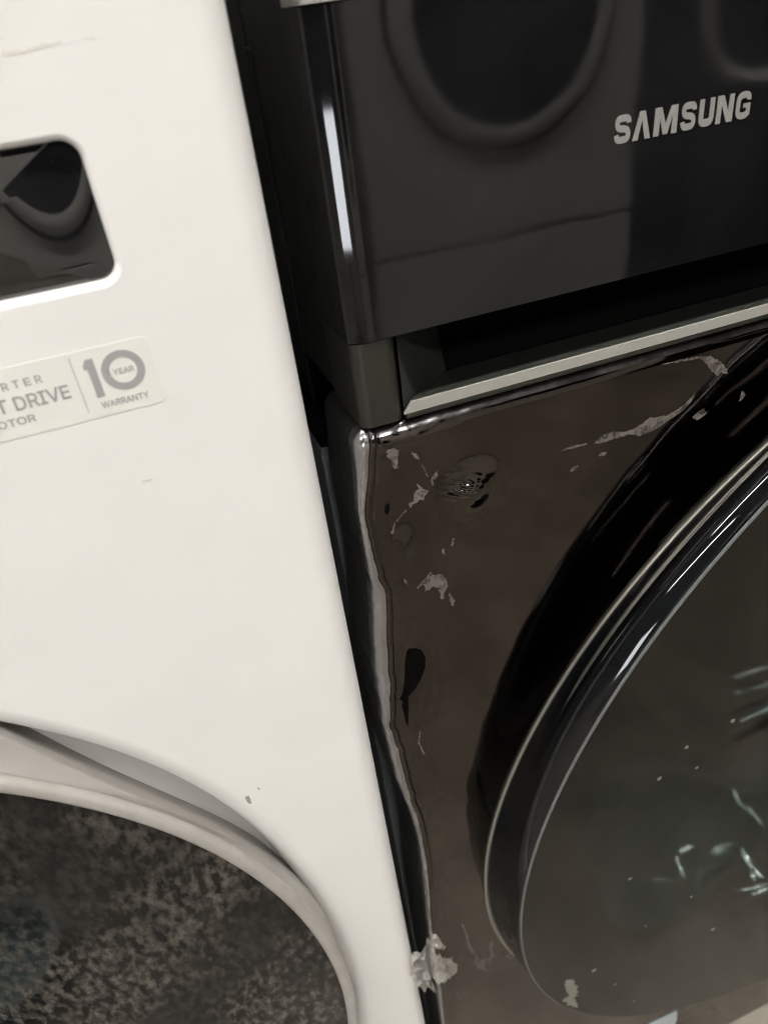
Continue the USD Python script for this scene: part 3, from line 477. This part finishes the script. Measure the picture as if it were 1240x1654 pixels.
def decal(poly, lift, step=.0006):
    """a thin flake lying on the dented face"""
    s = slab(poly, 0, .00008)
    m = s.copy()
    v, f = trimesh.remesh.subdivide_to_size(m.vertices, m.faces, step * 3)
    y = face_y(v[:, 0], v[:, 2])
    v = v.copy(); v[:, 1] = v[:, 1] + y - lift
    return trimesh.Trimesh(v, f, process=False)
for k, pts in enumerate(D['chips']):
    obj('scuff', decal(roughen(pts, .00016, 40 + k), .00010), M['chip'], bw, smooth=False)
obj('dark_reflection', decal(roughen(D['hole'], .00003, 5).buffer(.0002), .00011), M['dark_reflection'], bw, smooth=False)  # thin black patch stands in for a dark reflection, no opening here
obj('dark_reflection', decal(roughen(D['hole2'], .00003, 6), .00011), M['dark_reflection'], bw, smooth=False)
# bottom plinth
obj('plinth', bevel_box(BX0 + .01, BX1 - .01, YB + .03, YB + .06, .001, .03, .001), M['cavity'], bw, smooth=False)
# --- door: fine trim line, glossy ring standing 18 mm proud, smoked glass
HD = .032
base = fourier_outline(D['bo'] + [[BC, .205], [BC - .06, .209], [BC + .0, .776]], BC, .490, 3, 320, 2e-5)
frontR = fourier_outline(D['bg'], BC, .485, 4, 320, 1e-5)
base[:, 1] = YB; frontR[:, 1] = YB - HD
up_w = np.clip((base[:, 2] - .50) / .16, 0, 1)[:, None]; up_w = up_w * up_w * (3 - 2 * up_w)
door = obj('door', fix(loft([offset(base, -.0005, .004)] + [ (1 - t) * offset(base, 0, 0) + t * frontR + (offset(base, 1, 0) - base) * (.0085 * math.sin(math.pi * t ** 2.1)) * up_w * np.array([1, 0, 1]) for t in np.linspace(.04, .985, 26)] + [offset(frontR, 0, .0002), offset(frontR, -.0006, -.0002)])), M['door_ring'], bw, smooth=28)
obj('door_trim', fix(loft([offset(base, .0004, .001), offset(base, .0012, -.0006), offset(base, .0010, -.0013), offset(base, .0001, -.0016), offset(base, -.0009, -.0012)])), M['trim'], door, smooth=60)
ge = obj('glass_edge', fix(loft([offset(frontR, -.0003, -.0001), offset(frontR, -.0005, -.0009), offset(frontR, -.0011, -.0012)])), M['glass_edge'], door, smooth=40)
cen = np.array([BC, YB - HD, .485])
gg = []
for k in np.linspace(1, .01, 26):
    R_ = cen + (offset(frontR, -.0011, -.0012) - cen) * [k, 1, k]; R_[:, 1] = YB - HD - .0012 - .0003 * (1 - k ** 2); gg.append(R_)
obj('door_glass', fix(loft(gg)), M['door_glass'], door, smooth=True)
def glass_y(x, z):
    rr = np.hypot(x - BC, z - .485) / .30
    return YB - HD - .0012 - .0003 * (1 - np.minimum(rr, 1) ** 2)
sm = roughen(D['smudge'], .0007, 77)
obj('dried_smear', slab(sm, float(glass_y(.14, .325)) - .0001, float(glass_y(.14, .325)) + .0003), M['smear'], door, smooth=False)
for k, (x, z) in enumerate(D['specks']):
    r = (.0016, .0013, .001, .0006, .0009, .0008, .0008, .0011, .0009, .0012, .0012, .001)[k]
    p = roughen([(x + r * math.cos(a) * (1 + .3 * rng.random()), z + r * math.sin(a) * (1 + .3 * rng.random())) for a in np.linspace(0, 6.28, 10)[:-1]], .0001, k)
    y = float(glass_y(x, z))
    obj('speck', slab(p, y - .0001, y + .0002), M['smear'], door, smooth=False)
# --- maker's lettering on the drawer front
def stroke(pts, w): return LineString(pts).buffer(w / 2, cap_style=2, join_style=2, mitre_limit=8)
def curve(pts, w, n=60):
    P = np.array(pts, float); t = np.r_[0, np.cumsum(np.linalg.norm(np.diff(P, axis=0), axis=1))]; cs = CubicSpline(t, P); return LineString(cs(np.linspace(0, t[-1], n))).buffer(w / 2, cap_style=2)
lw = .3
GL = {
 'S': curve([(.86, .70), (.82, .83), (.5, .89), (.18, .80), (.18, .64), (.5, .51), (.82, .37), (.82, .2), (.5, .11), (.18, .17), (.13, .31)], .25),
 'A': Polygon([(0, 0), (.36, 1), (.66, 1), (1.02, 0), (.72, 0), (.5, .70), (.29, 0)]),
 'M': Polygon([(0, 0), (0.02, 1), (.36, 1), (.62, .38), (.88, 1), (1.22, 1), (1.24, 0), (.96, 0), (.95, .66), (.74, 0.02), (.50, 0.02), (.29, .66), (.28, 0)]),
 'U': union_all([Polygon([(0, 1), (.28, 1), (.28, .3), (.0, .3)]), Polygon([(.68, 1), (.96, 1), (.96, .3), (.68, .3)]), curve([(.14, .32), (.18, .18), (.48, .11), (.78, .18), (.82, .32)], .28)]),
 'N': Polygon([(0, 0), (0, 1), (.34, 1), (.68, .36), (.68, 1), (.94, 1), (.94, 0), (.62, 0), (.26, .66), (.26, 0)]),
 'G': union_all([curve([(.84, .68), (.80, .82), (.5, .89), (.19, .80), (.14, .5), (.19, .2), (.5, .11), (.8, .18), (.83, .40)], .25), Polygon([(.5, .56), (.97, .56), (.97, .10), (.75, .10), (.72, .40), (.5, .40)])])}
LX0, LW, LZ0, LZ1 = .1470, .0497, .8561, .8639
for ch, a, b in (('S', 0, .115), ('A', .132, .258), ('M', .283, .452), ('S', .478, .588), ('U', .612, .722), ('N', .744, .868), ('G', .892, 1.0)):
    g = GL[ch]; bx = g.bounds
    g = affinity.affine_transform(g, [LW * (b - a) / (bx[2] - bx[0]), 0, 0, (LZ1 - LZ0) / (bx[3] - bx[1]), LX0 + LW * a - bx[0] * LW * (b - a) / (bx[2] - bx[0]), LZ0 - bx[1] * (LZ1 - LZ0) / (bx[3] - bx[1])])
    parts = [slab(q, YB - .00078, YB - .0005) for q in getattr(g, 'geoms', [g])]
    obj('logo_letter', cat(parts), M['logo'], bw, smooth=False)
# torn paper corner on the lower panel
pp = slab(Polygon(D['paper']), YB - .0006, YB - .0003)
obj('paper_label', pp, M['paper'], bw, smooth=False)

# ------------------------------------------------------------------ crumpled clear tape caught between the machines
def crumple(outline_pts, y0, y1, seed, amp, step):
    """a crumpled sheet: outline in (x, z), depth running from y0 (left) to y1 (right) plus folds"""
    poly = Polygon(outline_pts)
    v, f = trimesh.creation.triangulate_polygon(poly, engine='earcut')
    m = trimesh.Trimesh(np.c_[v, np.zeros(len(v))], f, process=False)
    v, f = trimesh.remesh.subdivide_to_size(m.vertices, m.faces, step)
    m = trimesh.Trimesh(v, f); m.merge_vertices(); v = np.array(m.vertices)
    lo, hi = v.min(0), v.max(0); t = (v[:, 0] - lo[0]) / (hi[0] - lo[0])
    q = v[:, :2] / (hi[0] - lo[0])
    n1 = np.abs(meshkit.noise(np.c_[q * 2.6, np.zeros(len(q))], seed) - .5) * 2; n2 = np.abs(meshkit.noise(np.c_[q * 6, np.ones(len(q))], seed + 3) - .5) * 2
    y = y0 + (y1 - y0) * t + amp * (n1 * .7 + n2 * .35 - .5)
    V = np.stack([v[:, 0] , y, v[:, 1]], 1)
    return fix(trimesh.Trimesh(V, m.faces, process=False))
tp = thing('torn_clear_tape', 'crumpled piece of clear tape bridging the gap between the two machines', 'tape', (.045, .195, .47))
TO = D['tape_out']
obj('tape_sheet', crumple(TO, YW - .0006, YB - .008, 3, .011, .0009), M['tape'], tp, smooth=25)
obj('tape_fold', crumple(D['tape_fold'], YW + .004, YB - .008, 8, .004, .001), M['tape'], tp, smooth=25)

# ------------------------------------------------------------------ what the glossy fronts mirror: the row across the aisle, tub and film on the floor
YO = -1.21
def far_washer(name, label, x0, white, ring):
    w = .68; t = thing(name, label, 'washing machine', (x0 + w / 2, YO - .35, 0))
    mat = M['white_far'] if white else M['black_far']
    obj('pedestal', bevel_box(x0, x0 + w, YO - .7, YO - .002, .02, .397, .006), mat, t, smooth=False)
    obj('cabinet', bevel_box(x0, x0 + w, YO - .7, YO, .405, 1.385, .008), mat, t, smooth=False)
    cx, cz = x0 + w / 2, .86
    def face_ring(rs, m, nm, n=2.0):
        k = loft([superell(cx, cz, r, n, 120, YO + y) for r, y in rs]); obj(nm, fix(k, (0, 1, 0)), m, t, smooth=50)
    if ring is None:
        face_ring(((.272, .0005), (.270, .004), (.262, .004), (.260, .0005)), M['dark_glass_far'], 'door_gap')
        face_ring(((.260, 0), (.256, .014), (.246, .022), (.226, .024), (.214, .018)), mat, 'door_ring')
        face_ring(((.216, .019), (.18, .030), (.10, .03), (.005, .028)), M['dark_glass_far'], 'door_glass')
    else:
        face_ring(((.228, 0), (.226, .020), (.220, .028), (.206, .018), (.192, .008)), M['chrome_far'], 'door_ring', 3.0)
        face_ring(((.195, .010), (.16, .018), (.10, .02), (.005, .02)), M['dark_glass_far'], 'door_glass', 3.0)
    obj('drawer_front', bevel_box(x0 + .03, x0 + .25, YO, YO + .004, 1.25, 1.35, .002), M['dark_glass_far'], t, smooth=False)
far_washer('far_washing_machine', 'white washing machine across the aisle mirrored in the dark drawer front', .526, True, None)
far_washer('far_washing_machine', 'white washing machine across the aisle mirrored left of the dark door', -.19, True, None)
far_washer('far_washing_machine', 'black washing machine across the aisle with bright door ring mirrored behind the lettering', 1.235, False, 1)
tub = thing('plastic_tub', 'dark teal round tub mirrored in the white machine door glass', 'tub', (-.37, -.22, 0))
def lathe(prof, c, N=48):
    a = np.linspace(0, 2 * np.pi, N, endpoint=False)
    return loft([np.stack([c[0] + r * np.cos(a), c[1] + r * np.sin(a), np.full(N, c[2] + z)], 1) for r, z in prof])
tm = lathe([(.060, .001), (.068, .05), (.070, .052), (.066, .054), (.062, .05), (.056, .012), (.001, .010)], (-.37, -.22, 0)); tm.fix_normals()
obj('tub_wall', tm, M['tub'], tub, smooth=40)
rm = lathe([(.0665, .0545), (.0700, .0560), (.0725, .0540), (.0715, .0515), (.0705, .0505)], (-.37, -.22, 0)); rm = fix(rm, (0, 0, 1))
obj('tub_rim', rm, M['housing'], tub, smooth=50)
film = thing('plastic_film', 'crumpled clear plastic film on the floor mirrored in the dark door glass', 'plastic film', (.50, -.03, 0))
M['strap'] = pbr('folded_film', (.72, .86, .80), .24, metal=.85)
rad, phi = np.meshgrid(np.linspace(.0, 1, 70), np.linspace(0, 2 * np.pi, 160), indexing='ij')
edge = .17 + .07 * np.sin(phi * 2 + 1) + .03 * np.sin(phi * 5) + .015 * np.sin(phi * 9 + 2)
gx = .54 + rad * edge * 1.1 * np.cos(phi); gy = -.03 + rad * edge * np.sin(phi) * .7
q = np.stack([gx * 8, gy * 8, gx * 0], -1)
hz = (np.abs(meshkit.noise(q, 1) - .5) * .16 + np.abs(meshkit.noise(q * 2.7, 4) - .5) * .05) * (1 - .5 * rad) + .003
fm = grid(np.stack([gx, gy, hz], -1)); fm = fix(fm, (0, 0, 1))
obj('film_sheet', fm, M['film'], film, smooth=20)

for k, (pts, r) in enumerate(D['folds']):
    P = np.array(pts); n_ = 14; t = np.linspace(0, 1, len(P)); tt = np.linspace(0, 1, n_)
    C = np.stack([np.interp(tt, t, P[:, 0]), np.interp(tt, t, P[:, 1]), .035 + .002 * np.sin(tt * 5 + k)], 1)
    T = np.gradient(C, axis=0); T /= np.linalg.norm(T, axis=1, keepdims=True)
    n0 = np.array([-.46, .07, .85]); n0 = n0 - T * (T @ n0)[:, None]; n0 /= np.linalg.norm(n0, axis=1, keepdims=True)
    sd = np.cross(T, n0)
    w = r * (.35 + .65 * np.sin(np.pi * np.clip(tt * .9 + .08, 0, 1)))[:, None]
    rib = np.stack([C + sd * w * a_ - n0 * w * .22 * a_ * a_ for a_ in (-1, -.5, 0, .5, 1)], 1)
    obj('film_fold', fix(grid(rib), (0, 0, 1)), M['strap'], film, smooth=60)

# ------------------------------------------------------------------ added glowing panel, then the ceiling tubes
added_panel = thing('added_glow_panel', 'added glowing panel on a stand mirrored as a white bar in the rounded drawer edge', 'added glowing panel', (ADDED_PANEL[0], ADDED_PANEL[1], 0), rotz=0)  # unseen source, added for the white bar on the drawer edge
dirv = np.array([.06 - ADDED_PANEL[0], .2 - ADDED_PANEL[1]]); dirv /= np.linalg.norm(dirv); perp = np.array([-dirv[1], dirv[0]])
def added_panel_box(a, b0, b1, z0, z1, r=.003):
    m = bevel_box(-a, a, b0, b1, z0, z1, r); v = m.vertices.copy()
    m.vertices = np.c_[ADDED_PANEL[0] + v[:, 0] * perp[0] + v[:, 1] * dirv[0], ADDED_PANEL[1] + v[:, 0] * perp[1] + v[:, 1] * dirv[1], v[:, 2]]; return m
obj('glow_case', added_panel_box(ADDED_PANEL[4] + .015, -.05, .0, ADDED_PANEL[2] - .015, ADDED_PANEL[3] + .015), M['side_black'], added_panel, smooth=False)
obj('glow_face', added_panel_box(ADDED_PANEL[4], .001, .006, ADDED_PANEL[2], ADDED_PANEL[3]), M['added_glow'], added_panel, smooth=False)
obj('stand_post', added_panel_box(.012, -.04, -.016, .02, ADDED_PANEL[2] - .015), M['side_black'], added_panel, smooth=False)
obj('stand_base', added_panel_box(.12, -.14, .08, .001, .02), M['side_black'], added_panel, smooth=False)
def lamp(label, x, y, z, L, along='x'):
    t = thing('ceiling_lamp', label, 'ceiling lamp', (x, y, z))
    dx, dy = (L / 2, .08) if along == 'x' else (.08, L / 2)
    obj('lamp_housing', bevel_box(x - dx - .02, x + dx + .02, y - dy - .02, y + dy + .02, z + .035, z + .09, .004), M['housing'], t, smooth=False)
    for o in (-.05, .05):
        c = trimesh.creation.cylinder(TUBE_R, L, sections=20)
        c.apply_transform(trimesh.transformations.rotation_matrix(math.pi / 2, [0, 1, 0] if along == 'x' else [1, 0, 0])); c.apply_translation([x + (o if along == 'y' else 0), y + (o if along == 'x' else 0), z])
        obj('tube', c, M['tube'], t, smooth=40)
for a in LAMPS: lamp(*a)
